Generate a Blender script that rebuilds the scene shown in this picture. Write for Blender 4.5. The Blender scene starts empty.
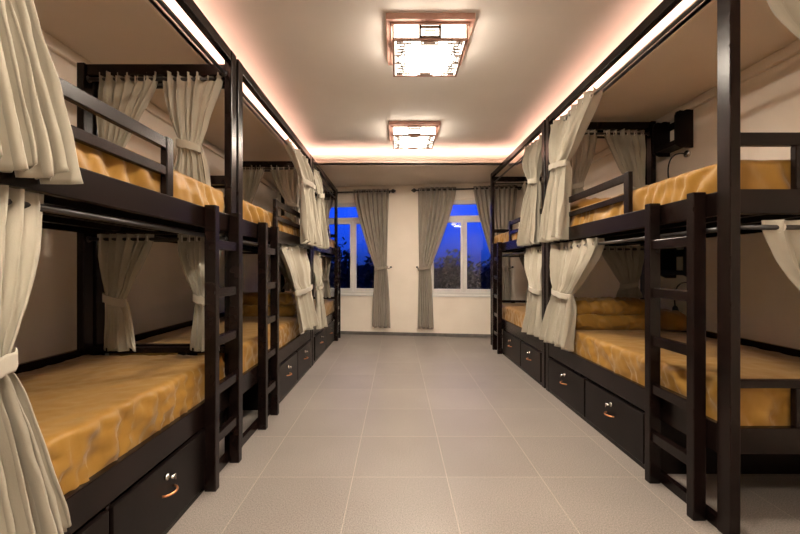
import bpy, bmesh, math, random
from mathutils import Vector, Matrix, noise
random.seed(7)
S = bpy.context.scene
COL = S.collection
CAMZ = 1.15
F = 389.0

# ------------------------------------------------------------------ materials
def new_mat(name):
    m = bpy.data.materials.new(name); m.use_nodes = True
    nt = m.node_tree; b = nt.nodes['Principled BSDF']
    return m, nt, b
def N(nt, t, **kw):
    n = nt.nodes.new(t)
    for k, v in kw.items(): setattr(n, k, v)
    return n
def coords(nt, scale=(1, 1, 1)):
    tc = N(nt, 'ShaderNodeTexCoord'); mp = N(nt, 'ShaderNodeMapping')
    mp.inputs['Scale'].default_value = scale
    nt.links.new(tc.outputs['Object'], mp.inputs['Vector'])
    return mp.outputs['Vector']
def noise_mat(name, c1, c2, scale=(1, 1, 1), nscale=5, rough=.6, bump=0, bscale=None, spec=.5, metal=0, detail=4, lo=.35, hi=.65, sheen=0, bdist=.002):
    m, nt, b = new_mat(name)
    v = coords(nt, scale)
    t = N(nt, 'ShaderNodeTexNoise'); t.inputs['Scale'].default_value = nscale; t.inputs['Detail'].default_value = detail
    nt.links.new(v, t.inputs['Vector'])
    r = N(nt, 'ShaderNodeValToRGB')
    r.color_ramp.elements[0].position = lo; r.color_ramp.elements[1].position = hi
    r.color_ramp.elements[0].color = (*c1, 1); r.color_ramp.elements[1].color = (*c2, 1)
    nt.links.new(t.outputs['Fac'], r.inputs['Fac']); nt.links.new(r.outputs['Color'], b.inputs['Base Color'])
    b.inputs['Roughness'].default_value = rough; b.inputs['Metallic'].default_value = metal
    b.inputs['Specular IOR Level'].default_value = spec
    if sheen: b.inputs['Sheen Weight'].default_value = sheen
    if bump:
        t2 = N(nt, 'ShaderNodeTexNoise'); t2.inputs['Scale'].default_value = bscale or nscale; t2.inputs['Detail'].default_value = 5
        nt.links.new(v, t2.inputs['Vector'])
        bp = N(nt, 'ShaderNodeBump'); bp.inputs['Strength'].default_value = bump; bp.inputs['Distance'].default_value = bdist
        nt.links.new(t2.outputs['Fac'], bp.inputs['Height']); nt.links.new(bp.outputs['Normal'], b.inputs['Normal'])
    return m
WOOD = noise_mat('dark_stained_wood', (.005, .0026, .0022), (.010, .0050, .0042), (1, 1, 1), 9, .26, .10, 60, .2)
WOODP = noise_mat('dark_panel_wood', (.004, .0024, .0022), (.008, .0048, .0042), (1, 1, 1), 4, .34, .1, 40, .14)
def cloth_mat(name, c1, c2, weave=420, rough=.85, sheen=.25, bump=.35):
    m = noise_mat(name, c1, c2, (1, 1, 1), 3, rough, bump, weave, .25, 0, 3, .3, .7, sheen, .001)
    return m
CURT = cloth_mat('greige_linen', (.345, .315, .25), (.41, .375, .305), 300)
WCURT = cloth_mat('taupe_satin', (.27, .23, .19), (.33, .285, .235), 200, .6)
GOLD = cloth_mat('golden_brown_satin', (.235, .118, .017), (.30, .158, .028), 60, .42, .15, .2)
WALL = noise_mat('cream_paint', (.80, .71, .61), (.86, .77, .67), (1, 1, 1), 2, .7, .08, 96)
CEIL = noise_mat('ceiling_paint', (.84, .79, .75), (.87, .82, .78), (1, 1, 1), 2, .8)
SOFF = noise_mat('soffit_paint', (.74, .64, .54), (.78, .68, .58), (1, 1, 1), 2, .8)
LIP = noise_mat('cove_paint', (.84, .75, .66), (.86, .77, .68), (1, 1, 1), 2, .8)
UPVC = noise_mat('window_frame_white', (.70, .67, .64), (.74, .71, .68), (1, 1, 1), 3, .35)
DARKMETAL = noise_mat('black_metal', (.012, .010, .010), (.02, .017, .016), (1, 1, 1), 8, .3, spec=.6)
CHROME = noise_mat('brushed_steel', (.62, .60, .56), (.70, .68, .64), (1, 1, 1), 30, .25, metal=1)
COPPER = noise_mat('copper_pull', (.70, .28, .12), (.80, .36, .18), (1, 1, 1), 30, .3, metal=.8)
RING = noise_mat('grommet_nickel', (.55, .52, .47), (.66, .63, .57), (1, 1, 1), 30, .3, metal=.8)
LAMPWOOD = noise_mat('rosewood_trim', (.44, .24, .19), (.54, .31, .25), (1, 4, 1), 12, .4)
FRET = noise_mat('fret_wood', (.13, .075, .05), (.19, .11, .075), (1, 1, 1), 12, .5)
BASEB = noise_mat('grey_baseboard_tile', (.10, .09, .085), (.15, .135, .125), (1, 1, 1), 12, .4)
BARK = noise_mat('bark', (.03, .02, .015), (.05, .035, .025), (1, 1, 1), 12, .9)
LEAF = noise_mat('night_leaf', (.005, .008, .003), (.010, .014, .006), (1, 1, 1), 5, .7)
SOIL = noise_mat('night_soil', (.01, .01, .009), (.015, .014, .013), (1, 1, 1), 2, .9)

def emit(name, col, st):
    m = bpy.data.materials.new(name); m.use_nodes = True; nt = m.node_tree
    nt.nodes.clear(); e = N(nt, 'ShaderNodeEmission'); o = N(nt, 'ShaderNodeOutputMaterial')
    e.inputs['Color'].default_value = (*col, 1); e.inputs['Strength'].default_value = st
    nt.links.new(e.outputs[0], o.inputs['Surface']); return m
DIFFUSER = emit('lit_diffuser', (1.0, .88, .72), 3.0)
SIDED = emit('lit_side_diffuser', (1.0, .88, .72), 7.5)
PANEL = emit('lit_led_panel', (1.0, .87, .71), 90)
LED = emit('cove_led', (1.0, .58, .46), 17)

def floor_mat():
    m, nt, b = new_mat('grey_floor_tiles')
    tc = N(nt, 'ShaderNodeTexCoord'); mp = N(nt, 'ShaderNodeMapping')
    T = .517
    mp.inputs['Location'].default_value = (.76, -2.14, 0)
    nt.links.new(tc.outputs['Object'], mp.inputs['Vector'])
    br = N(nt, 'ShaderNodeTexBrick'); br.offset = 0; br.squash = 1
    br.inputs['Scale'].default_value = 1
    br.inputs['Brick Width'].default_value = T; br.inputs['Row Height'].default_value = T
    br.inputs['Mortar Size'].default_value = .0028; br.inputs['Mortar Smooth'].default_value = .3
    br.inputs['Color1'].default_value = (.238, .209, .190, 1); br.inputs['Color2'].default_value = (.268, .235, .212, 1)
    br.inputs['Mortar'].default_value = (.37, .32, .27, 1); br.inputs['Bias'].default_value = 0
    nt.links.new(mp.outputs[0], br.inputs['Vector'])
    sp = N(nt, 'ShaderNodeTexNoise'); sp.inputs['Scale'].default_value = 170; sp.inputs['Detail'].default_value = 3
    nt.links.new(tc.outputs['Object'], sp.inputs['Vector'])
    big = N(nt, 'ShaderNodeTexNoise'); big.inputs['Scale'].default_value = 1.7
    nt.links.new(tc.outputs['Object'], big.inputs['Vector'])
    r = N(nt, 'ShaderNodeMapRange'); r.inputs['From Min'].default_value = .3; r.inputs['From Max'].default_value = .7
    r.inputs['To Min'].default_value = .62; r.inputs['To Max'].default_value = 1.35
    nt.links.new(sp.outputs['Fac'], r.inputs['Value'])
    r2 = N(nt, 'ShaderNodeMapRange'); r2.inputs['From Min'].default_value = .3; r2.inputs['From Max'].default_value = .7
    r2.inputs['To Min'].default_value = .92; r2.inputs['To Max'].default_value = 1.06
    nt.links.new(big.outputs['Fac'], r2.inputs['Value'])
    mu = N(nt, 'ShaderNodeMath', operation='MULTIPLY')
    nt.links.new(r.outputs[0], mu.inputs[0]); nt.links.new(r2.outputs[0], mu.inputs[1])
    mx = N(nt, 'ShaderNodeVectorMath', operation='SCALE')
    nt.links.new(br.outputs['Color'], mx.inputs[0]); nt.links.new(mu.outputs[0], mx.inputs['Scale'])
    nt.links.new(mx.outputs[0], b.inputs['Base Color'])
    b.inputs['Roughness'].default_value = .42; b.inputs['Specular IOR Level'].default_value = .5
    bp = N(nt, 'ShaderNodeBump'); bp.inputs['Strength'].default_value = .25; bp.inputs['Distance'].default_value = .001
    nt.links.new(sp.outputs['Fac'], bp.inputs['Height']); nt.links.new(bp.outputs[0], b.inputs['Normal'])
    return m
FLOOR = floor_mat()

def glass_mat():
    m = bpy.data.materials.new('window_glass'); m.use_nodes = True; nt = m.node_tree; nt.nodes.clear()
    o = N(nt, 'ShaderNodeOutputMaterial'); tr = N(nt, 'ShaderNodeBsdfTransparent'); g = N(nt, 'ShaderNodeBsdfGlossy')
    tr.inputs[0].default_value = (.93, .95, .97, 1); g.inputs['Roughness'].default_value = .02
    fr = N(nt, 'ShaderNodeFresnel'); fr.inputs['IOR'].default_value = 1.5
    mu = N(nt, 'ShaderNodeMath', operation='MULTIPLY'); mu.inputs[1].default_value = .9
    mx = N(nt, 'ShaderNodeMixShader')
    nt.links.new(fr.outputs[0], mu.inputs[0]); nt.links.new(mu.outputs[0], mx.inputs[0])
    nt.links.new(tr.outputs[0], mx.inputs[1]); nt.links.new(g.outputs[0], mx.inputs[2])
    nt.links.new(mx.outputs[0], o.inputs['Surface']); return m
GLASS = glass_mat()

# ------------------------------------------------------------------ helpers
def link(name, me, mat, parent=None, smooth=False, bevel=0, solid=0, label=None):
    if not isinstance(me, bpy.types.Mesh):
        bm = me; me = bpy.data.meshes.new(name)
        bmesh.ops.recalc_face_normals(bm, faces=bm.faces[:]); bm.to_mesh(me); bm.free()
    o = bpy.data.objects.new(name, me); COL.objects.link(o)
    me.materials.append(mat)
    if smooth:
        for p in me.polygons: p.use_smooth = True
    if bevel:
        md = o.modifiers.new('bevel', 'BEVEL'); md.width = bevel; md.segments = 2; md.limit_method = 'ANGLE'
    if solid:
        md = o.modifiers.new('solid', 'SOLIDIFY'); md.thickness = solid; md.offset = 0
    if parent:
        o.parent = parent; o.matrix_parent_inverse = Matrix.Translation(-Vector(parent.location))
    if label: o['label'] = label
    return o
def empty(name, label, cat, group=None, loc=(0, 0, 0)):
    o = bpy.data.objects.new(name, None); COL.objects.link(o); o.location = loc; o.empty_display_size = .1
    return tag(o, label, cat, group)
def tag(o, label, cat, group=None, kind=None):
    o['label'] = label; o['category'] = cat
    if group: o['group'] = group
    if kind: o['kind'] = kind
    return o
def struct(o): o['kind'] = 'structure'; return o
def box(bm, x0, x1, y0, y1, z0, z1):
    x0, x1 = sorted((x0, x1)); y0, y1 = sorted((y0, y1)); z0, z1 = sorted((z0, z1))
    r = bmesh.ops.create_cube(bm, size=1.0, matrix=Matrix.Translation(((x0+x1)/2, (y0+y1)/2, (z0+z1)/2)) @ Matrix.Diagonal((x1-x0, y1-y0, z1-z0, 1)))
    return r['verts']
def bx(*a):
    bm = bmesh.new(); box(bm, *a); return bm
def tube(bm, pts, r, seg=12, cap=True):
    pts = [Vector(p) for p in pts]; rings = []
    up = None
    for i, p in enumerate(pts):
        d = (pts[min(i+1, len(pts)-1)] - pts[max(i-1, 0)]).normalized()
        if up is None:
            up = d.orthogonal().normalized()
        up = (up - d * up.dot(d)).normalized(); w = d.cross(up)
        rr = r[i] if isinstance(r, (list, tuple)) else r
        rings.append([bm.verts.new(p + (up*math.cos(2*math.pi*k/seg) + w*math.sin(2*math.pi*k/seg))*rr) for k in range(seg)])
    for a, b in zip(rings, rings[1:]):
        for k in range(seg): bm.faces.new((a[k], a[(k+1) % seg], b[(k+1) % seg], b[k]))
    if cap: bm.faces.new(rings[0][::-1]); bm.faces.new(rings[-1])
    return bm
def torus(bm, c, axis, R, r, n=20, m=8):
    c = Vector(c); axis = Vector(axis).normalized(); u = axis.orthogonal().normalized(); w = axis.cross(u)
    V = []
    for i in range(n):
        a = 2*math.pi*i/n; d = u*math.cos(a) + w*math.sin(a)
        V.append([bm.verts.new(c + d*(R + r*math.cos(2*math.pi*j/m)) + axis*r*math.sin(2*math.pi*j/m)) for j in range(m)])
    for i in range(n):
        for j in range(m):
            bm.faces.new((V[i][j], V[(i+1) % n][j], V[(i+1) % n][(j+1) % m], V[i][(j+1) % m]))
def fbm(v, o=3): return noise.fractal(v, 1.0, 2.0, o, noise_basis='PERLIN_ORIGINAL')
def sstep(t): t = max(0, min(1, t)); return t*t*(3-2*t)
def lerp(a, b, t): return a + (b-a)*t

# ------------------------------------------------------------------ room
WL, WR = -2.13, 2.5
SOFL, SOFR = -1.31, 1.66
ZS = CAMZ + 1.41; ZLIP = CAMZ + 1.49; ZC = CAMZ + 1.63
YSB, YSF = 5.33, -1.3
YB0 = -2.3
SK = -.137                      # the window wall is slightly skewed
def yw(x): return 6.64 + SK*x
AW = Vector((1, SK, 0)).normalized(); NW = Vector((SK, -1, 0)).normalized()   # along wall / into the room
def wp(x, n, z):
    return Vector((x, yw(x), z)) + NW*n
def wbox(bm, x0, x1, n0, n1, z0, z1):
    vs = [bm.verts.new(wp(x, n, z)) for x in (x0, x1) for n in (n0, n1) for z in (z0, z1)]
    for f in ((0,1,3,2),(4,6,7,5),(0,4,5,1),(2,3,7,6),(0,2,6,4),(1,5,7,3)): bm.faces.new([vs[i] for i in f])

struct(link('floor', bx(WL-.1, WR+.1, YB0-.1, 7.2, -.1, 0), FLOOR))
struct(link('wall_left', bx(WL-.1, WL, YB0, 7.05, 0, ZC), WALL))
struct(link('wall_right', bx(WR, WR+.1, YB0, 7.05, 0, ZC), WALL))
struct(link('wall_front', bx(WL-.1, WR+.1, YB0-.1, YB0, 0, ZC), WALL))
struct(link('ceiling', bx(WL-.1, WR+.1, YB0-.1, 7.2, ZC, ZC+.08), CEIL))
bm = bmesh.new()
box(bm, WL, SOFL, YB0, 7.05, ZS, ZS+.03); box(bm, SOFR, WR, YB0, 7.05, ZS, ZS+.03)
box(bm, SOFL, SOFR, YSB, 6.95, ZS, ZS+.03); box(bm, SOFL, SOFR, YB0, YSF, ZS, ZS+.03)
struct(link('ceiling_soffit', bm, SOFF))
bm = bmesh.new()
lp = .02
box(bm, SOFL-lp, SOFL, YSF-lp, YSB+lp, ZS-.001, ZLIP); box(bm, SOFR, SOFR+lp, YSF-lp, YSB+lp, ZS-.001, ZLIP)
box(bm, SOFL, SOFR, YSB, YSB+lp, ZS-.001, ZLIP); box(bm, SOFL, SOFR, YSF-lp, YSF, ZS-.001, ZLIP)
struct(link('trim_1', bm, LIP))
# led strip lights lying in the cove
def led(name, lab, *a):
    o = link(name, bx(*a), LED); tag(o, lab, 'strip light', 'cove strip lights')
zl = ZS+.031
led('led_strip', 'glowing cove light strip above the left row of bunk beds', SOFL-.14, SOFL-.11, YSF, YSB, zl, zl+.012)
led('led_strip', 'glowing cove light strip above the right row of bunk beds', SOFR+.11, SOFR+.14, YSF, YSB, zl, zl+.012)
led('led_strip', 'glowing cove light strip across the ceiling before the window wall', SOFL, SOFR, YSB+.11, YSB+.14, zl, zl+.012)
# cornices under the soffit
bm = bmesh.new(); box(bm, WL, WL+.035, YB0, 6.9, ZS-.075, ZS); struct(link('trim_2', bm, LIP, bevel=.008))
bm = bmesh.new(); box(bm, WR-.035, WR, YB0, 6.28, ZS-.075, ZS); struct(link('trim_3', bm, LIP, bevel=.008))
bm = bmesh.new(); box(bm, WR-.006, WR, YB0, 6.28, .945, .965); struct(link('trim_4', bm, WALL))

# windows on the skewed wall: x ranges
WIN = [(-1.42, -.26), (.52, 1.66)]
WZ0, WZ1 = .70, 2.29
bm = bmesh.new(); T = -.16
xs = [WL-.1, WIN[0][0], WIN[0][1], WIN[1][0], WIN[1][1], WR+.1]
for a, b in ((0, 1), (2, 3), (4, 5)): wbox(bm, xs[a], xs[b], T, 0, 0, ZC)
for a, b in WIN:
    wbox(bm, a, b, T, 0, 0, WZ0); wbox(bm, a, b, T, 0, WZ1, ZC)
struct(link('wall_back', bm, WALL))
bm = bmesh.new(); wbox(bm, WL+.01, WR-.01, .0, .014, 0, .055); struct(link('baseboard_back', bm, BASEB, bevel=.003))
def window(i, a, b, mull, ztr):
    e = bpy.data.objects.new('window_%d' % i, None); COL.objects.link(e); e['kind'] = 'structure'
    fw = .045; n0, n1 = -.10, -.04
    bm = bmesh.new()
    wbox(bm, a, a+fw, n0, n1, WZ0, WZ1); wbox(bm, b-fw, b, n0, n1, WZ0, WZ1)
    wbox(bm, a+fw, b-fw, n0, n1, WZ0, WZ0+fw); wbox(bm, a+fw, b-fw, n0, n1, WZ1-.07, WZ1)
    wbox(bm, a+fw, b-fw, n0, n1, ztr-.03, ztr+.03)
    link('window_frame', bm, UPVC, e, bevel=.004)
    for (p, q) in ((a+fw, mull), (mull, b-fw)):
        s = bmesh.new(); w = .052; m0, m1 = -.085, -.028; zb, zt = WZ0+fw, ztr-.03
        wbox(s, p+.002, p+w, m0, m1, zb+.002, zt-.002); wbox(s, q-w, q-.002, m0, m1, zb+.002, zt-.002)
        wbox(s, p+w, q-w, m0, m1, zb+.002, zb+w); wbox(s, p+w, q-w, m0, m1, zt-w, zt-.002)
        so = link('sash', s, UPVC, e, bevel=.004)
        g = bmesh.new(); wbox(g, p+w, q-w, -.06, -.056, zb+w, zt-w); link('pane', g, GLASS, so)
    g = bmesh.new(); wbox(g, a+fw, b-fw, -.07, -.066, ztr+.03, WZ1-.07); link('pane', g, GLASS, e)
    h = bmesh.new(); wbox(h, mull-.034, mull-.018, -.028, -.012, 1.20, 1.32); link('window_handle', h, UPVC, e, bevel=.004)
    s = bmesh.new(); wbox(s, a-.03, b+.03, -.04, .03, WZ0-.035, WZ0); link('window_sill', s, UPVC, e, bevel=.006)
window(1, *WIN[0], -.77, 2.0)
window(2, *WIN[1], 1.115, 2.0)

# ------------------------------------------------------------------ outside
def tree(x, y, h, r, lab, seed):
    rnd = random.Random(seed)
    t = empty('tree', lab, 'tree', 'trees outside the windows', (x, y, -3))
    bm = bmesh.new()
    tube(bm, [(x, y, -3), (x+.1, y, -3+h*.35), (x-.05, y+.1, -3+h*.8)], [.16, .12, .04], 8)
    for k in range(6):
        a = rnd.random()*6.28; z = -3+h*(.35+.07*k)
        tube(bm, [(x, y, z), (x+math.cos(a)*r*.4, y+math.sin(a)*r*.4, z+r*.4), (x+math.cos(a)*r*.8, y+math.sin(a)*r*.8, z+r*.6)], [.06, .04, .01], 6)
    link('trunk', bm, BARK, t)
    bm = bmesh.new()
    for k in range(2600):
        d = Vector((rnd.gauss(0, 1), rnd.gauss(0, 1), rnd.gauss(0, 1))).normalized()
        q = rnd.random()**.5
        lump = 1+.35*noise.noise(d*2.2+Vector((seed, 0, 0)))
        c = Vector((x, y, -3+h*.72)) + Vector((d.x*r*q*lump, d.y*r*q*lump, d.z*h*.32*q*lump))
        s = rnd.uniform(.05, .13); n = Vector((rnd.gauss(0, 1), rnd.gauss(0, 1), rnd.gauss(0, 1))).normalized()
        u = n.orthogonal().normalized()*s; w = n.cross(u)*.55
        bm.faces.new([bm.verts.new(c-u), bm.verts.new(c-w), bm.verts.new(c+u), bm.verts.new(c+w)])
    link('foliage', bm, LEAF, t)
struct(link('ground_outside', bx(-60, 60, 7.3, 120, -3.2, -3.0), SOIL))
tree(-2.2, 13, 4.8, 1.1, 'dark tree silhouette outside the window on the left', 1)
tree(-.3, 16, 5.3, 1.2, 'taller dark tree outside the right sash of the left window', 2)
tree(2.2, 15, 4.6, 1.05, 'low dark tree outside the left sash of the right window', 3)
tree(4.6, 15.5, 5.2, 1.2, 'dark tree outside the right sash of the right window', 4)
o = link('garden_hedge', bx(-25, 25, 19, 21, -3, 1.25), LEAF); o.name = 'garden_hedge'
me = o.data; bm = bmesh.new(); bm.from_mesh(me)
bmesh.ops.subdivide_edges(bm, edges=[e for e in bm.edges if abs(e.verts[0].co.x-e.verts[1].co.x) > 1], cuts=160)
for v in bm.verts:
    if v.co.z > 0: v.co.z += .9*fbm(Vector((v.co.x*.45, 0, 3)), 4) - .1
bm.to_mesh(me); bm.free()
tag(o, 'long dark treetop band on the night horizon outside the windows', 'hedge', kind='stuff')

# ------------------------------------------------------------------ bunk beds
PW, PD = .07, .045
def bed(s, face, depth, y0, y1, ztop, zh, gap, ladder, guard, drawers, zoff, dstart, label, rodx=.045):
    X = lambda t: s*(face+t)
    e = empty('bunk_bed', label, 'bunk bed', 'dark wooden bunk beds', (X(depth/2), (y0+y1)/2, 0))
    def P(name, t0, t1, a, b, z0, z1, bev=.004, par=None, mat=WOOD, lab=None):
        return link(name, bx(X(t0), X(t1), a, b, z0, z1), mat, par or e, bevel=bev, label=lab)
    D = depth
    zr = 1.467+zoff; zr0 = 1.362+zoff; zl = .455+zoff*.5; zl0 = .335
    # posts
    for yy in (y0, y1-PW):
        P('post', 0, PD, yy, yy+PW, 0, ztop)
        P('post', D-PD, D, yy, yy+PW, 0, zh)
    # top frame
    P('canopy_rail', .002, PD-.002, y0+PW, y1-PW, ztop-.065, ztop-.001)
    for yy in (y0, y1-PW): P('canopy_rail', PD, D-PD, yy+.015, yy+.055, zh-.07, zh-.002)
    for k, (z1, z0, zg) in enumerate(((zr, zr0, 1.71+zoff), (zl, zl0, .67))):
        P('side_rail', .003, .033, y0+PW, y1-PW, z0, z1)
        P('side_rail', D-.035, D-.005, y0+PW, y1-PW, z0, z1)
        P('side_rail', D-.035, D-.005, y0+PW, y1-PW, zg-.06, zg-.005)
        for yy in (y0, y1-PW):
            P('end_rail', PD, D-PD, yy+.018, yy+.052, z0+(0 if k == 0 else .02), z1)
            g = P('end_rail', PD, D-PD, yy+.02, yy+.05, zg-.055 if k == 0 else zg-.035, zg)
            P('upright', D*.30, D*.30+.06, yy+.022, yy+.048, z1, zg-.055 if k == 0 else zg-.035)
    # platforms: boards under the mattress
    for zp in (zr0+.05, zl0+.06):
        bm = bmesh.new(); n = 9
        for i in range(n):
            a = y0+PW+(y1-y0-2*PW)*i/n; b = y0+PW+(y1-y0-2*PW)*(i+1)/n-.012
            box(bm, X(.033), X(D-.035), a, b, zp, zp+.018)
        for q in (.25, .5, .75): box(bm, X(D*q-.02), X(D*q+.02), y0+.052, y1-.052, zp-.04, zp)
        link('bed_base', bm, WOODP, e)
    # guard rail of the upper bunk
    ga, gb = guard
    zt = 1.715+zoff
    if gap == 'far':  # guard starts at near post
        P('guard_rail', .006, .03, y0+PW, gb-.05, zt-.05, zt); P('guard_rail', .006, .03, y0+PW, gb-.05, zt-.165, zt-.125)
        P('guard_post', .003, .033, gb-.05, gb, zr, zt+.005)
        if gb-y0 > 1.1: P('guard_post', .004, .032, (y0+gb)/2-.02, (y0+gb)/2+.02, zr, zt-.05)
    else:
        P('guard_rail', .006, .03, ga+.05, y1-PW, zt-.05, zt); P('guard_rail', .006, .03, ga+.05, y1-PW, zt-.165, zt-.125)
        P('guard_post', .003, .033, ga, ga+.05, zr, zt+.005)
    # ladder
    la, lb = ladder
    zt = 1.475+zoff
    l = P('ladder', -.06, -.001, la, la+.045, 0, zt)
    P('stile', -.06, -.001, lb-.045, lb, 0, zt, par=l)
    for k in range(5):
        z = .255+.2555*k
        P('rung', -.05, -.012, la+.045, lb-.045, z-.028, z+.022, par=l)
    # floor rails, drawer carcase
    dl0, dl1 = drawers[0][0]-.02, drawers[-1][1]+.02
    P('floor_rail', .004, .034, y0+PW, y1-PW, 0, .055)
    for yy in (dl0-.018, dl1):
        if yy > y0+PW and yy+.018 < y1-PW: P('divider_panel', .034, D-.04, yy, yy+.018, .0, zl0+.02, mat=WOODP, bev=0)
    P('divider_panel', .30, .315, dl0, dl1, .05, zl0, mat=WOODP, bev=0)
    for (a, b) in drawers:
        d = P('drawer', -.006, .016, a, b, .035, zl0-.014, .003, mat=WOODP)
        P('stile', .004, .03, b, b+.02, .055, zl0, .002)
        yc = (a+b)/2-.0; zc = .262; u = .0
        bm = bmesh.new()
        tube(bm, [(X(-.006), yc-.02*1, zc), (X(-.018), yc-.02, zc)], .014, 14)
        tube(bm, [(X(-.016), yc-.02, zc), (X(-.042), yc-.02, zc)], [.006, .008], 8)
        tube(bm, [(X(-.030), yc-.022, zc), (X(-.030), yc+.012, zc-.002), (X(-.026), yc+.02, zc-.03)], .0035, 6)
        link('lock', bm, CHROME, d, smooth=True, label='steel cam lock with its key')
        zc -= .072
        bm = bmesh.new()
        pts = []
        for i in range(13):
            q = i/12; pts.append((X(-.006-.032*math.sin(math.pi*q)**.6), yc-.045+.09*q, zc))
        tube(bm, pts, .005, 8)
        link('handle', bm, COPPER, d, smooth=True, label='copper coloured bow handle')
    # curtain rods
    r = .011
    zru = ztop-.14; zrl = 1.325
    for z in (zru, zrl):
        bm = bmesh.new(); tube(bm, [(X(rodx), y0+PW, z), (X(rodx), y1-PW, z)], r, 10)
        for yy in (y0+PW, y1-PW-.006):
            tube(bm, [(X(rodx), yy, z), (X(rodx), yy+.006, z)], .02, 12)
        link('curtain_rod', bm, DARKMETAL, e, smooth=True)
        for yy in (y0+.035, y1-.035):
            bm = bmesh.new(); zz = z-.02 if z == zru else z+.0
            tube(bm, [(X(PD), yy, zz), (X(D-PD), yy, zz)], r, 10)
            for tt in (PD, D-PD-.006): tube(bm, [(X(tt), yy, zz), (X(tt+.006), yy, zz)], .02, 12)
            link('curtain_rod', bm, DARKMETAL, e, smooth=True)
    return dict(X=X, s=s, y0=y0, y1=y1, D=D, zru=zru, zrl=zrl, face=face, zr=zr, zl=zl, rodx=rodx, zpu=zr0+.068, zpl=zl0+.078)

L1 = bed(-1, .99, .93, .30, 2.40, 2.457, 2.383, 'far', (1.995, 2.335), (.3, 1.73), [(.44, .96), (.98, 1.33), (1.35, 2.0)], 0, 0, 'bunk bed in the left row closest to the camera, ladder at its far end')
L2 = bed(-1, .99, .93, 2.43, 4.53, 2.457, 2.383, 'near', (2.76, 3.075), (3.20, 4.5), [(3.18, 3.85), (3.87, 4.44)], 0, 0, 'middle bunk bed of the left row')
L3 = bed(-1, .99, .93, 4.56, 6.50, 2.457, 2.383, 'far', (6.12, 6.42), (4.6, 5.7), [(4.68, 5.38), (5.40, 6.09)], 0, 0, 'bunk bed at the end of the left row, beside the left window')
R1 = bed(1, 1.405, 1.0, 1.64, 3.68, 2.568, 2.515, 'near', (1.765, 2.115), (2.37, 3.6), [(2.21, 2.89), (2.91, 3.59)], .02, 0, 'bunk bed in the right row closest to the camera, end frame facing us')
R2 = bed(1, 1.405, 1.0, 3.71, 5.85, 2.568, 2.515, 'far', (5.19, 5.50), (3.7, 4.90), [(3.80, 4.40), (4.42, 5.15)], .02, 0, 'bunk bed at the end of the right row, beside the right window')

# ------------------------------------------------------------------ mattresses
def puff(name, x0, x1, y0, y1, z0, z1, rad, amp, freq, mat, parent=None, seed=0, fold=0.0, cell=.025, topamp=.15, flat_bottom=True, pleat=None, label=None, tiltz=0):
    x0, x1 = sorted((x0, x1))
    nx = max(4, int((x1-x0)/cell)); ny = max(4, int((y1-y0)/cell)); nz = max(6, int((z1-z0)/(cell*.7)))
    bm = bmesh.new(); V = {}
    C = Vector(((x0+x1)/2, (y0+y1)/2, (z0+z1)/2))
    def vert(i, j, k):
        if (i, j, k) in V: return V[i, j, k]
        p = Vector((lerp(x0, x1, i/nx), lerp(y0, y1, j/ny), lerp(z0, z1, k/nz)))
        q = Vector((min(max(p.x, x0+rad), x1-rad), min(max(p.y, y0+rad), y1-rad), min(max(p.z, z0+rad), z1-rad)))
        d = p-q
        if d.length > 1e-6:
            n = d.normalized(); p = q+n*rad
        else: n = Vector((0, 0, 1))
        side = 1-abs(n.z)
        f = Vector((p.x*freq, p.y*freq, p.z*freq*1.2+seed*3.7))
        h = fbm(f, 4)
        w = 1-abs(fbm(Vector((p.x*freq*.7+p.z*3, p.y*freq*.9-p.z*4, seed+9)), 3))*2.2
        a = amp*(topamp+(1-topamp)*side)
        dsp = a*(h*.9+fold*max(0, w)-.3*fold)
        if pleat and side > .25:
            t = (p.y if abs(n.x) > abs(n.y) else p.x)
            wob = fbm(Vector((p.x*2, p.y*2, seed)), 2)
            dsp += pleat*side*(abs(math.sin((t + (p.z-z0)*.55)*28 + wob*5))**1.5 - .55)*(0.5+.8*noise.noise(Vector((t*3, seed, 0))))
        if flat_bottom and k == 0: dsp = 0; n = Vector((n.x, n.y, 0))
        p = p+n*dsp
        if k == 0 and flat_bottom: p.z = z0
        v = bm.verts.new(p); V[i, j, k] = v; return v
    def quad(a, b, c, d): bm.faces.new((a, b, c, d))
    for i in range(nx):
        for j in range(ny):
            for k in (0, nz): quad(vert(i, j, k), vert(i+1, j, k), vert(i+1, j+1, k), vert(i, j+1, k))
    for i in range(nx):
        for k in range(nz):
            for j in (0, ny): quad(vert(i, j, k), vert(i+1, j, k), vert(i+1, j, k+1), vert(i, j, k+1))
    for j in range(ny):
        for k in range(nz):
            for i in (0, nx): quad(vert(i, j, k), vert(i, j+1, k), vert(i, j+1, k+1), vert(i, j, k+1))
    return link(name, bm, mat, parent, smooth=True, label=label)

def mattress(B, upper, lab, afreq=8, **kw):
    X = B['X']; z0 = (B['zpu'] if upper else B['zpl'])
    z1 = (B['zr']+.145) if upper else .632
    m = puff('mattress', X(.036 if upper else .042), X(B['D']-.05), B['y0']+.066, B['y1']-.066, z0, z1, .03, .015, afreq, GOLD, seed=B['y0']*3+upper, cell=.017, **kw)
    return tag(m, lab, 'mattress', 'mattresses in golden brown sheets')
mattress(L1, 0, 'golden brown sheeted mattress on the lower bunk of the nearest left bed', fold=1.9, pleat=.012, afreq=17)
mattress(L1, 1, 'golden brown sheeted mattress on the upper bunk of the nearest left bed', pleat=.030)
mattress(L2, 0, 'golden brown sheeted mattress on the lower bunk of the middle left bed', fold=1.0, pleat=.018)
mattress(L2, 1, 'golden brown sheeted mattress on the upper bunk of the middle left bed', pleat=.034)
mattress(L3, 0, 'golden brown sheeted mattress on the lower bunk of the last left bed', fold=.6)
mattress(L3, 1, 'golden brown sheeted mattress on the upper bunk of the last left bed', pleat=.02)
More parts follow.
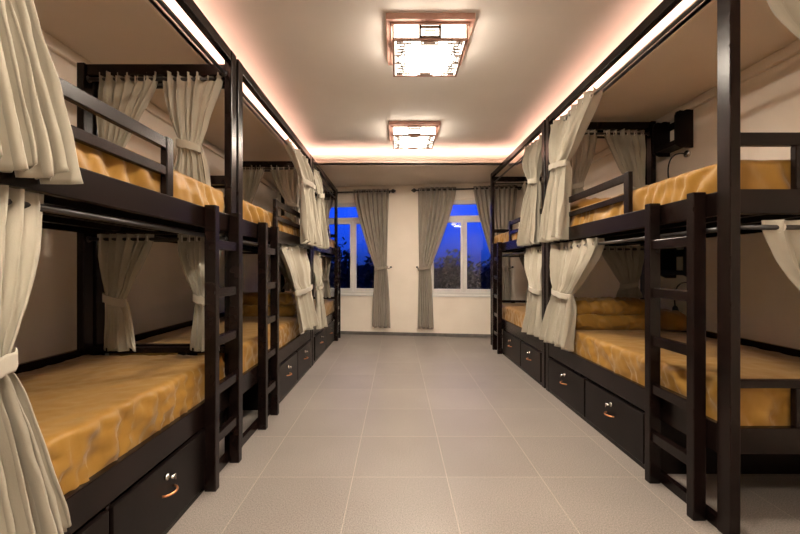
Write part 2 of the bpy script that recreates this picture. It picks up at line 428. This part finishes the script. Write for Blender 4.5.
mattress(R1, 0, 'golden brown sheeted mattress on the lower bunk of the nearest right bed', fold=1.5, pleat=.012, afreq=10)
mattress(R1, 1, 'golden brown sheeted mattress on the upper bunk of the nearest right bed', pleat=.034)
mattress(R2, 0, 'golden brown sheeted mattress on the lower bunk of the far right bed', fold=.6)
mattress(R2, 1, 'golden brown sheeted mattress on the upper bunk of the far right bed', pleat=.030)

# folded comforters and pillows
def comforter(x0, x1, y0, y1, z0, h, lab, seed):
    e = empty('folded_comforter', lab, 'comforter', 'folded comforters on the bunks', ((x0+x1)/2, (y0+y1)/2, z0))
    puff('lower_fold', x0, x1, y0, y1, z0, z0+h*.5, h*.24, .014, 13, GOLD, e, seed, fold=1, cell=.012, topamp=.8, pleat=.014)
    puff('upper_fold', x0+.02, x1-.03, y0+.015, y1-.02, z0+h*.47, z0+h, h*.25, .014, 13, GOLD, e, seed+5, fold=1, cell=.012, topamp=.9, flat_bottom=False, pleat=.016)
comforter(1.47, 2.17, 3.22, 3.56, .635, .245, 'thick golden brown comforter folded on the lower bunk of the nearest right bed', 1)
comforter(-1.82, -1.08, 4.10, 4.42, .635, .24, 'golden brown comforter folded on the lower bunk of the middle left bed', 2)
def pillow(x0, x1, y0, y1, z0, h, lab, seed):
    nx = 36; ny = 26; bm = bmesh.new(); tops = []; bots = []
    for i in range(nx+1):
        for j in range(ny+1):
            u = i/nx*2-1; v = j/ny*2-1
            pr = ((1-u**4)*(1-v**4))**.5
            pin = 1-.07*(abs(u)**6)*(1-v*v)-0
            x = lerp(x0, x1, (u*(1-.06*v*v)+1)/2); y = lerp(y0, y1, (v*(1-.08*u*u)+1)/2)
            w = fbm(Vector((x*9, y*9, seed)), 3)*.018*pr
            tops.append(bm.verts.new((x, y, z0+h*.35+h*.65*pr+w))); bots.append(bm.verts.new((x, y, z0+h*.35-h*.35*pr)) if 0 < i < nx and 0 < j < ny else tops[-1])
    W = ny+1
    for i in range(nx):
        for j in range(ny):
            a, b, c, d = i*W+j, (i+1)*W+j, (i+1)*W+j+1, i*W+j+1
            bm.faces.new((tops[a], tops[b], tops[c], tops[d]))
            q = [bots[d], bots[c], bots[b], bots[a]]
            try: bm.faces.new(q)
            except ValueError: pass
    tag(link('pillow', bm, GOLD, smooth=True), lab, 'pillow', 'golden pillows on the bunks')
pillow(2.20, 2.345, 3.06, 3.58, .632, .17, 'golden brown pillow wedged between wall and folded comforter on the right lower bunk', 3)
pillow(1.50, 2.0, 3.24, 3.58, 1.625, .12, 'golden brown pillow lying on the upper bunk of the nearest right bed', 6)
pillow(-1.75, -1.15, 4.08, 4.43, 1.605, .12, 'golden brown pillow lying on the upper bunk of the middle left bed', 8)

# ------------------------------------------------------------------ curtains
def curtain(O, a, n, top, tie, bot, zt, zk, zb, mat, lab, group, folds=9, off=(0, .02, .05), amp=(.03, .014, .04), seed=0, rings=True, hold=None, ease=1.3, flare=.6, res=150, wtie=None, ringlab=None, header=.045, tilt=0):
    """cloth panel hung from a rod through O along a; s ranges top / tie / bot are distances along a, n points out of the bed"""
    O = Vector(O); a = Vector(a).normalized(); n = Vector(n).normalized(); nz = 64
    mid = (tie[0]+tie[1])/2
    e = empty('curtain', lab, 'curtain', group, O + a*mid + Vector((0, 0, zb-O.z)))
    rnd = random.Random(seed); ph = rnd.random()*6.28
    warp = [rnd.uniform(-.28, .28) for _ in range(6)]
    bm = bmesh.new(); G = []
    for r in range(nz+1):
        v = r/nz; z = lerp(zt+header, zb, v)
        if z > zk:
            t = max(0, (zt-z)/(zt-zk)); q = t
            farL = abs(top[0]-mid) > abs(top[1]-mid)
            qa, qb = q**ease, q**1.1
            L = lerp(top[0], tie[0], qa if farL else qb)
            R = lerp(top[1], tie[1], qb if farL else qa)
            A = lerp(amp[0], amp[1], q**1.2); f = lerp(off[0], off[1], q) + .02*math.sin(math.pi*q)
            pin = 0
        else:
            t = (zk-z)/(zk-zb); q = t**flare
            L = lerp(tie[0], bot[0], q); R = lerp(tie[1], bot[1], q)
            A = lerp(amp[1], amp[2], q); f = lerp(off[1], off[2], t)
        pinch = math.exp(-((z-zk)/.05)**2)
        row = []
        for c in range(res+1):
            u = c/res
            uu = u + sum(w*math.sin(math.pi*(k+1)*u)/((k+2)*7) for k, w in enumerate(warp))
            phi = 2*math.pi*folds*uu + ph + .5*math.sin(v*3+u*5+seed)
            sgn = math.sin(phi); wv = sgn*(.82+.18*sgn*sgn)
            ae = A*(.75+.35*math.sin(u*7+seed)+.25*math.sin(u*17+v*2))
            s = lerp(L, R, uu) + .35*A*math.sin(2*phi)*.5
            belly = .035*math.sin(math.pi*u)*pinch
            wr = .010*fbm(Vector((u*folds*1.3, v*4, seed)), 4) + .22*ae*math.sin(phi*2.3+3*fbm(Vector((u*3, v*2, seed+4)), 2))
            # cloth hangs a little lower in mid sweep
            zz = z + (.012*math.sin(phi*.5+1)+.008*wv)*(1 if r == nz else sstep((v-.8)/.2))
            d = f + wv*ae*(1-.3*pinch) + belly + wr
            row.append(bm.verts.new(O + a*s + n*d + Vector((0, 0, zz-O.z))))
        G.append(row)
    for r in range(nz):
        for c in range(res): bm.faces.new((G[r][c], G[r][c+1], G[r+1][c+1], G[r+1][c]))
    link('drape', bm, mat, e, smooth=True, solid=.003)
    # tieback band
    bm = bmesh.new(); hw = (tie[1]-tie[0])/2+.012; hd = amp[1]*1.1+.016; m = 36; V = []
    for i in range(m):
        an = 2*math.pi*i/m; r1 = []
        for (dz, ex) in ((-.024, 0), (-.018, .002), (.018, .002), (.024, 0)):
            rr = 1+ex*10; sl = .018*math.cos(an)*(1 if tilt >= 0 else -1)
            r1.append(bm.verts.new(O + a*(mid+math.cos(an)*hw*rr) + n*(off[1]+.018+math.sin(an)*hd*rr) + Vector((0, 0, zk+dz+sl+.003*math.sin(an*9)-O.z))))
        V.append(r1)
    for i in range(m):
        for k in range(3): bm.faces.new((V[i][k], V[(i+1) % m][k], V[(i+1) % m][k+1], V[i][k+1]))
    link('tieback', bm, mat, e, smooth=True, solid=.003)
    if hold is not None:
        bm = bmesh.new()
        pa = O + a*(tie[1] if hold > 0 else tie[0]) + n*(off[1]+.02) + Vector((0, 0, zk-O.z))
        pb = O + a*((tie[1] if hold > 0 else tie[0])+hold) + Vector((0, 0, zk+.02-O.z)) + n*.0
        tube(bm, [pa, (pa+pb)/2+Vector((0, 0, -.015)), pb], .009, 8)
        link('tieback_strap', bm, mat, e, smooth=True)
        bm = bmesh.new(); q = pb.copy(); w = wp(0, 0, 0)
        dd = -n*.09
        tube(bm, [pb+dd, pb+n*.01], .006, 8); tube(bm, [pb+n*.01, pb+n*.025], .016, 10)
        link('holdback_hook', bm, DARKMETAL, e, smooth=True)
    if rings:
        k = folds
        for i in range(k):
            s = lerp(top[0], top[1], (i+.5)/k)
            bm = bmesh.new(); torus(bm, O + a*s + Vector((0, 0, zt-O.z)), (a*.85+n*.5).normalized(), .021, .0045, 18, 6)
            link('grommet', bm, RING, e, smooth=True)
    return e

GA = 'aisle side curtains of the bunk beds'; GE = 'end curtains of the bunk beds'
def aisle(B, up, top, tie, bot, lab, seed, zk=None, zb=None, **kw):
    s = B['s']; rx = B['X'](B['rodx']); zt = B['zru'] if up else B['zrl']
    zk = zk or (2.03 if up else .93); zb = zb or (1.395 if up else .435)
    nn = Vector((-s, 0, 0))
    a = dict(off=(.0, .075, .125) if up else (0, .075, .115), amp=(.042, .022, .05), folds=7, ease=1.8)
    a.update(kw)
    curtain((rx, 0, zt), (0, 1, 0), nn, top, tie, bot, zt, zk, zb, CURT, lab, GA, seed=seed, **a)
aisle(L1, 1, (.38, 1.04), (.62, .90), (.60, 1.10), 'big curtain hanging over the upper bunk of the nearest left bed', 1, zk=2.06, amp=(.03, .022, .045), off=(0, .05, .09), folds=13)
aisle(L1, 0, (.40, 1.14), (.72, .97), (.62, 1.13), 'big tied curtain before the lower bunk of the nearest left bed', 2, zk=.905, zb=.40, amp=(.026, .022, .04), folds=14, off=(0, .05, .085))
aisle(L2, 1, (3.62, 4.44), (3.86, 4.40), (3.70, 4.44), 'upper curtain tied at the far end of the middle left bed', 3, off=(0, .08, .14))
aisle(L2, 0, (3.40, 4.44), (3.66, 4.30), (3.66, 4.40), 'lower curtain tied at the far end of the middle left bed', 4, off=(0, .07, .13), zb=.53)
aisle(L3, 1, (4.64, 5.10), (4.66, 4.82), (4.62, 5.00), 'upper curtain tied at the near end of the last left bed', 5, off=(0, .09, .13))
aisle(L3, 0, (4.64, 5.10), (4.66, 4.82), (4.62, 5.00), 'lower curtain tied at the near end of the last left bed', 6, off=(0, .08, .12))
aisle(R1, 1, (2.84, 3.60), (3.20, 3.50), (3.16, 3.60), 'upper curtain tied at the far end of the nearest right bed', 7, off=(0, .05, .10))
aisle(R1, 0, (2.78, 3.60), (3.14, 3.46), (3.04, 3.58), 'lower curtain tied at the far end of the nearest right bed', 8, off=(0, .04, .10), zb=.50)
aisle(R2, 1, (3.80, 4.34), (3.86, 4.04), (3.80, 4.28), 'upper curtain tied at the near end of the far right bed', 9, off=(0, .05, .10))
aisle(R2, 0, (3.80, 4.34), (3.80, 4.06), (3.76, 4.16), 'lower curtain tied at the near end of the far right bed', 10, off=(0, .04, .09), zb=.49)

def endc(B, up, far, top, tie, bot, lab, seed, **kw):
    """t ranges measured from the bed's aisle face inward"""
    s = B['s']; zt = (B['zru']-.02) if up else B['zrl']
    yy = (B['y1']-.035) if far else B['y0']+.035
    zk = kw.pop('zk', 1.87 if up else .96); zb = kw.pop('zb', 1.63 if up else .665)
    ny = -1 if far else 1
    k = dict(off=(0, .05, .055), amp=(.034, .016, .034), folds=6, header=.032); k.update(kw)
    curtain((B['X'](0), yy, zt), (s, 0, 0), (0, ny, 0), top, tie, bot, zt, zk, zb, CURT, lab, GE, seed=seed, **k)
# left near bed, far end
endc(L1, 1, True, (.46, .80), (.66, .76), (.60, .78), 'curtain by the wall at the far end of the nearest left upper bunk', 21, zk=1.80)
endc(L1, 1, True, (.07, .43), (.18, .30), (.12, .36), 'curtain by the ladder post at the far end of the nearest left upper bunk', 22)
endc(L1, 0, True, (.50, .84), (.63, .73), (.56, .76), 'tied curtain by the wall, far end of the nearest left lower bunk', 23)
endc(L1, 0, True, (.07, .34), (.10, .20), (.08, .24), 'tied curtain behind the ladder of the nearest left lower bunk', 24)
endc(L2, 1, True, (.54, .84), (.68, .78), (.62, .80), 'curtain by the wall at the far end of the middle left upper bunk', 25)
endc(L2, 1, True, (.10, .48), (.14, .26), (.10, .32), 'curtain on the aisle half at the far end, middle left upper bunk', 26)
endc(L2, 0, True, (.10, .48), (.14, .26), (.10, .32), 'curtain at the far end of the middle left lower bunk', 27, zb=.9, zk=1.0)
endc(L3, 1, True, (.10, .44), (.14, .24), (.10, .30), 'end curtain of the last left upper bunk beside the window', 28)
endc(L3, 0, True, (.10, .44), (.14, .24), (.10, .30), 'end curtain of the last left lower bunk beside the window', 29)
endc(R1, 1, True, (.53, .915), (.76, .88), (.70, .90), 'curtain by the wall at the far end of the nearest right upper bunk', 30)
endc(R1, 1, True, (.14, .48), (.17, .30), (.14, .36), 'curtain on the aisle half of the far end of the right upper bunk', 31, zk=1.9)
endc(R1, 0, True, (.48, .90), (.66, .80), (.60, .84), 'tied curtain above the folded comforter on the nearest right lower bunk', 32, zb=.86, zk=.99)
endc(R2, 1, True, (.46, .84), (.66, .80), (.62, .84), 'curtain at the far end of the far right upper bunk', 33)
endc(R2, 0, True, (.42, .78), (.56, .68), (.50, .74), 'curtain at the far end of the far right lower bunk', 34)
endc(R1, 1, False, (.155, .92), (.62, .80), (.5, .84), 'curtain cut by the top right corner on the near end of the right upper bunk', 35, off=(0, .03, .03), zk=2.0, ease=1.6, amp=(.03, .015, .03))
endc(R1, 0, False, (.175, .92), (.48, .70), (.42, .74), 'curtain on the near end rod of the right lower bunk at the picture edge', 36, off=(0, .03, .03), zk=.94, ease=1.2, amp=(.03, .015, .03))

# window curtains and their rods
GW = 'taupe window curtains'
ZR = 2.452
def wcurt(x, top, tie, bot, lab, seed, hold, **kw):
    curtain(wp(0, .075, ZR), AW, NW, top, tie, bot, ZR, 1.145, .145, WCURT, lab, GW, seed=seed, folds=kw.pop('folds', 7), off=(0, .0, .0), amp=(.045, .024, .04), hold=hold, header=.04, **kw)
wcurt(0, (-.73, -.12), (-.36, -.16), (-.40, -.10), 'taupe curtain tied right of the left window', 41, .07)
wcurt(0, (.36, .99), (.38, .57), (.36, .62), 'taupe curtain tied left of the right window', 42, -.03)
wcurt(0, (1.28, 1.98), (1.62, 1.82), (1.60, 1.90), 'taupe curtain right of the right window, partly behind the bunk bed', 43, .08, folds=9)
wcurt(0, (-1.92, -1.05), (-1.80, -1.60), (-1.84, -1.55), 'taupe curtain left of the left window, mostly behind the bunk bed', 44, -.08, folds=9)
def wrod(x0, x1, lab):
    e = empty('window_curtain_rod', lab, 'curtain rod', 'window curtain rods', wp((x0+x1)/2, .075, ZR))
    bm = bmesh.new(); tube(bm, [wp(x0, .075, ZR), wp(x1, .075, ZR)], .013, 12); link('rod', bm, DARKMETAL, e, smooth=True)
    for x, d in ((x0, -1), (x1, 1)):
        bm = bmesh.new(); pts = [wp(x+d*t, .075, ZR) for t in (0, .012, .02, .035, .06, .085)]
        tube(bm, pts, [.014, .024, .03, .036, .022, .003], 14); link('finial', bm, DARKMETAL, e, smooth=True)
        bm = bmesh.new(); xx = x-d*.05
        tube(bm, [wp(xx, 0, ZR), wp(xx, .075, ZR)], .008, 8); tube(bm, [wp(xx, 0, ZR), wp(xx, .008, ZR)], .028, 14)
        link('bracket', bm, DARKMETAL, e, smooth=True)
wrod(-1.98, -.09, 'dark curtain rod with finials over the left window')
wrod(.33, 2.05, 'dark curtain rod with finials over the right window')

# ------------------------------------------------------------------ ceiling lamps
def lamp(cx, cy, lab):
    e = empty('ceiling_lamp', lab, 'ceiling lamp', 'square fretwork ceiling lamps', (cx, cy, ZC))
    A = .287; B = .245; z1 = ZC; zb = ZC-.15
    def ring(bm, r0, r1, za, zc):
        box(bm, cx-r1, cx+r1, cy-r1, cy-r0, za, zc); box(bm, cx-r1, cx+r1, cy+r0, cy+r1, za, zc)
        box(bm, cx-r1, cx-r0, cy-r0, cy+r0, za, zc); box(bm, cx+r0, cx+r1, cy-r0, cy+r0, za, zc)
    bm = bmesh.new(); ring(bm, A-.03, A, z1-.04, z1); ring(bm, B-.002, A-.03, z1-.055, z1-.02)
    link('base_frame', bm, LAMPWOOD, e, bevel=.003)
    bm = bmesh.new(); ring(bm, B-.016, B, zb, zb+.016)
    for sx in (-1, 1):
        for sy in (-1, 1): box(bm, cx+sx*(B-.012), cx+sx*B, cy+sy*(B-.012), cy+sy*B, zb+.016, z1-.03)
    link('tray_frame', bm, LAMPWOOD, e, bevel=.002)
    bm = bmesh.new()
    for sx in (-1, 1): box(bm, cx+sx*(B-.012), cx+sx*(B-.016), cy-B+.012, cy+B-.012, zb+.016, z1-.03); box(bm, cx-B+.012, cx+B-.012, cy+sx*(B-.012), cy+sx*(B-.016), zb+.016, z1-.03)
    link('side_diffuser', bm, SIDED, e)
    link('bottom_diffuser', bx(cx-B+.016, cx+B-.016, cy-B+.016, cy+B-.016, zb+.008, zb+.014), DIFFUSER, e)
    link('led_panel', bx(cx-.145, cx+.145, cy-.145, cy+.145, zb+.004, zb+.0079), PANEL, e, label='bright square middle of the diffuser')
    # fretwork on the bottom: bars given in a quarter-symmetric pattern (u along side, v inward)
    t = .0034; zz0, zz1 = zb+.001, zb+.009
    def bar(bm, x0, y0, x1, y1): box(bm, cx+min(x0, x1)-t, cx+max(x0, x1)+t, cy+min(y0, y1)-t, cy+max(y0, y1)+t, zz0, zz1)
    pat = [((.0-.055, .02), (-.055, .055)), ((.055, .02), (.055, .055)), ((-.055, .055), (.055, .055)), ((-.055, .022), (.055, .022)),
           ((-.035, .038), (.035, .038)), ((-.035, .030), (-.035, .046)), ((.035, .030), (.035, .046)),
           ]
    cor = [(.03, .05, .12, .05), (.05, .03, .05, .12), (.08, .05, .08, .08), (.05, .08, .08, .08), (.12, .03, .12, .05), (.03, .12, .05, .12),
           (.10, .03, .10, .05), (.07, .10, .07, .155), (.05, .12, .07, .12), (.07, .155, .03, .155), (.03, .03, .07, .03), (.03, .03, .03, .07), (.08, .08, .08, .115), (.08, .115, .05, .115)]
    for side in range(4):
        bm = bmesh.new()
        for (p, q) in pat:
            def tr(pt):
                u, v = pt; v = v-B
                for _ in range(side): u, v = -v, u
                return u, v
            a_, b_ = tr(p), tr(q); bar(bm, *a_, *b_)
        link('bottom_fretwork', bm, FRET, e)
    for sx in (-1, 1):
        for sy in (-1, 1):
            bm = bmesh.new()
            for (x0, y0, x1, y1) in cor: bar(bm, sx*(B-x0), sy*(B-y0), sx*(B-x1), sy*(B-y1))
            link('corner_fretwork', bm, FRET, e)
    for sx in (-1, 1):   # inner border pieces, left and right, with keys
        bm = bmesh.new()
        bar(bm, sx*(B-.085), -.11, sx*(B-.085), .11); bar(bm, sx*(B-.06), -.10, sx*(B-.06), -.06); bar(bm, sx*(B-.06), .06, sx*(B-.06), .10)
        for yy in (-.10, -.06, .06, .10): bar(bm, sx*(B-.06), yy, sx*(B-.085), yy)
        link('border_fretwork', bm, FRET, e)
    t2 = .008
    for sgn in (-1, 1):
        for horiz in (0, 1):
            bm = bmesh.new()
            for (u0, w0, u1, w1) in ((-.065, .02, .065, .02), (-.065, .02, -.065, .088), (.065, .02, .065, .088), (-.065, .085, .065, .085), (-.035, .042, .035, .042), (-.035, .065, .035, .065), (-.035, .042, -.035, .065), (.035, .042, .035, .065)):
                th = t2 if abs(u0) == .065 or w0 in (.02, .085) else .003
                ua, ub = min(u0, u1)-th, max(u0, u1)+th; wa, wb = zb+min(w0, w1)-th, zb+max(w0, w1)+th
                if horiz: box(bm, cx+ua, cx+ub, cy+sgn*(B-.011), cy+sgn*(B+.002), wa, wb)
                else: box(bm, cx+sgn*(B-.011), cx+sgn*(B+.002), cy+ua, cy+ub, wa, wb)
            link('side_fretwork', bm, FRET, e)
lamp(.215, 2.77, 'large looking square ceiling lamp with wooden fretwork, the nearer one in view')
lamp(.195, 4.60, 'square ceiling lamp with wooden fretwork near the window wall, the further one')
lamp(.215, .94, 'square ceiling lamp with wooden fretwork above the camera')
lamp(.215, -.75, 'unseen square fretwork lamp added behind the camera as fill light')  # extra lamp out of view, added to brighten the room

# ------------------------------------------------------------------ shelves and reading lamps on the right wall
def shelf(y0, y1, z0, z1, lab):
    e = empty('wall_shelf', lab, 'shelf', 'black wall shelves over the pillows', (WR, (y0+y1)/2, z0))
    d = .15
    for yy in (y0, y1-.02):
        bm = bmesh.new()
        prof = [(0, z0), (d*.55, z0), (d, z0+.05), (d, z1-.06), (d*.93, z1-.035), (d*.8, z1-.03), (d*.62, z1-.012), (d*.5, z1), (0, z1)]
        prof = [(0, z0), (d*.6, z0), (d, z0+.03), (d, z1-.05), (d*.93, z1-.02), (d*.75, z1-.008), (d*.55, z1-.012), (d*.4, z1-.002), (0, z1)]
        a = [bm.verts.new((WR-p, yy, z)) for p, z in prof]; b = [bm.verts.new((WR-p, yy+.02, z)) for p, z in prof]
        bm.faces.new(a); bm.faces.new(b[::-1])
        for i in range(len(prof)): j = (i+1) % len(prof); bm.faces.new((a[i], a[j], b[j], b[i]))
        link('side_panel', bm, WOODP, e, bevel=.002)
    link('shelf_board', bx(WR-d+.01, WR, y0+.02, y1-.02, z0+.03, z0+.05), WOODP, e, bevel=.002)
    link('front_lip', bx(WR-d+.01, WR-d+.022, y0+.02, y1-.02, z0+.05, z0+.07), WOODP, e)
    link('back_rail', bx(WR-.016, WR, y0+.02, y1-.02, z1-.09, z1-.03), WOODP, e, bevel=.002)
shelf(3.28, 3.58, 2.17, 2.49, 'black wooden wall shelf beside the right upper bunk')
shelf(3.18, 3.50, 1.06, 1.34, 'black wooden wall shelf seen through the ladder over the right lower bunk')
def reading_lamp(y, z, lab):
    e = empty('reading_lamp', lab, 'reading lamp', 'gooseneck reading lamps', (WR, y, z))
    bm = bmesh.new(); tube(bm, [(WR-.0, y, z), (WR-.018, y, z)], .03, 18); link('wall_plate', bm, CHROME, e, smooth=True)
    pts = []
    for i in range(15):
        q = i/14; pts.append((WR-.018-.10*math.sin(q*2.2), y+.10*q, z+.03*math.sin(q*3)-.20*q*q))
    bm = bmesh.new(); tube(bm, pts, .006, 8); link('gooseneck', bm, DARKMETAL, e, smooth=True)
    p = Vector(pts[-1]); d = (p-Vector(pts[-2])).normalized()
    bm = bmesh.new(); tube(bm, [p, p+d*.015, p+d*.05, p+d*.07], [.01, .02, .026, .024], 14); link('lamp_head', bm, DARKMETAL, e, smooth=True)
reading_lamp(3.34, 2.13, 'small dark gooseneck reading lamp below the upper wall shelf')
reading_lamp(3.26, 1.02, 'small dark gooseneck reading lamp below the lower wall shelf')

# ------------------------------------------------------------------ world: dusk sky
w = bpy.data.worlds.new('dusk'); S.world = w; w.use_nodes = True; nt = w.node_tree
bg = nt.nodes['Background']
tc = N(nt, 'ShaderNodeTexCoord'); sp = N(nt, 'ShaderNodeSeparateXYZ'); r = N(nt, 'ShaderNodeValToRGB')
nt.links.new(tc.outputs['Generated'], sp.inputs[0]); nt.links.new(sp.outputs['Z'], r.inputs['Fac'])
el = r.color_ramp.elements
el[0].position = 0; el[0].color = (.006, .016, .09, 1); el[1].position = .6; el[1].color = (.002, .01, .16, 1)
x = r.color_ramp.elements.new(.06); x.color = (.006, .035, .33, 1)
x = r.color_ramp.elements.new(.16); x.color = (.005, .050, .62, 1)
nt.links.new(r.outputs['Color'], bg.inputs['Color']); bg.inputs['Strength'].default_value = 1.0

# ------------------------------------------------------------------ camera
cam = bpy.data.cameras.new('camera'); co = bpy.data.objects.new('camera', cam); COL.objects.link(co)
co.location = (0, 0, CAMZ); co.rotation_euler = (math.pi/2, 0, 0)
cam.sensor_width = 36; cam.lens = 36*F/800; cam.shift_x = 3/800; cam.shift_y = 1/800
cam.clip_start = .02
S.camera = co
S.view_settings.view_transform = 'Standard'; S.view_settings.look = 'None'
S.view_settings.gamma = 1; S.view_settings.use_curve_mapping = False; S.view_settings.exposure = 1.12
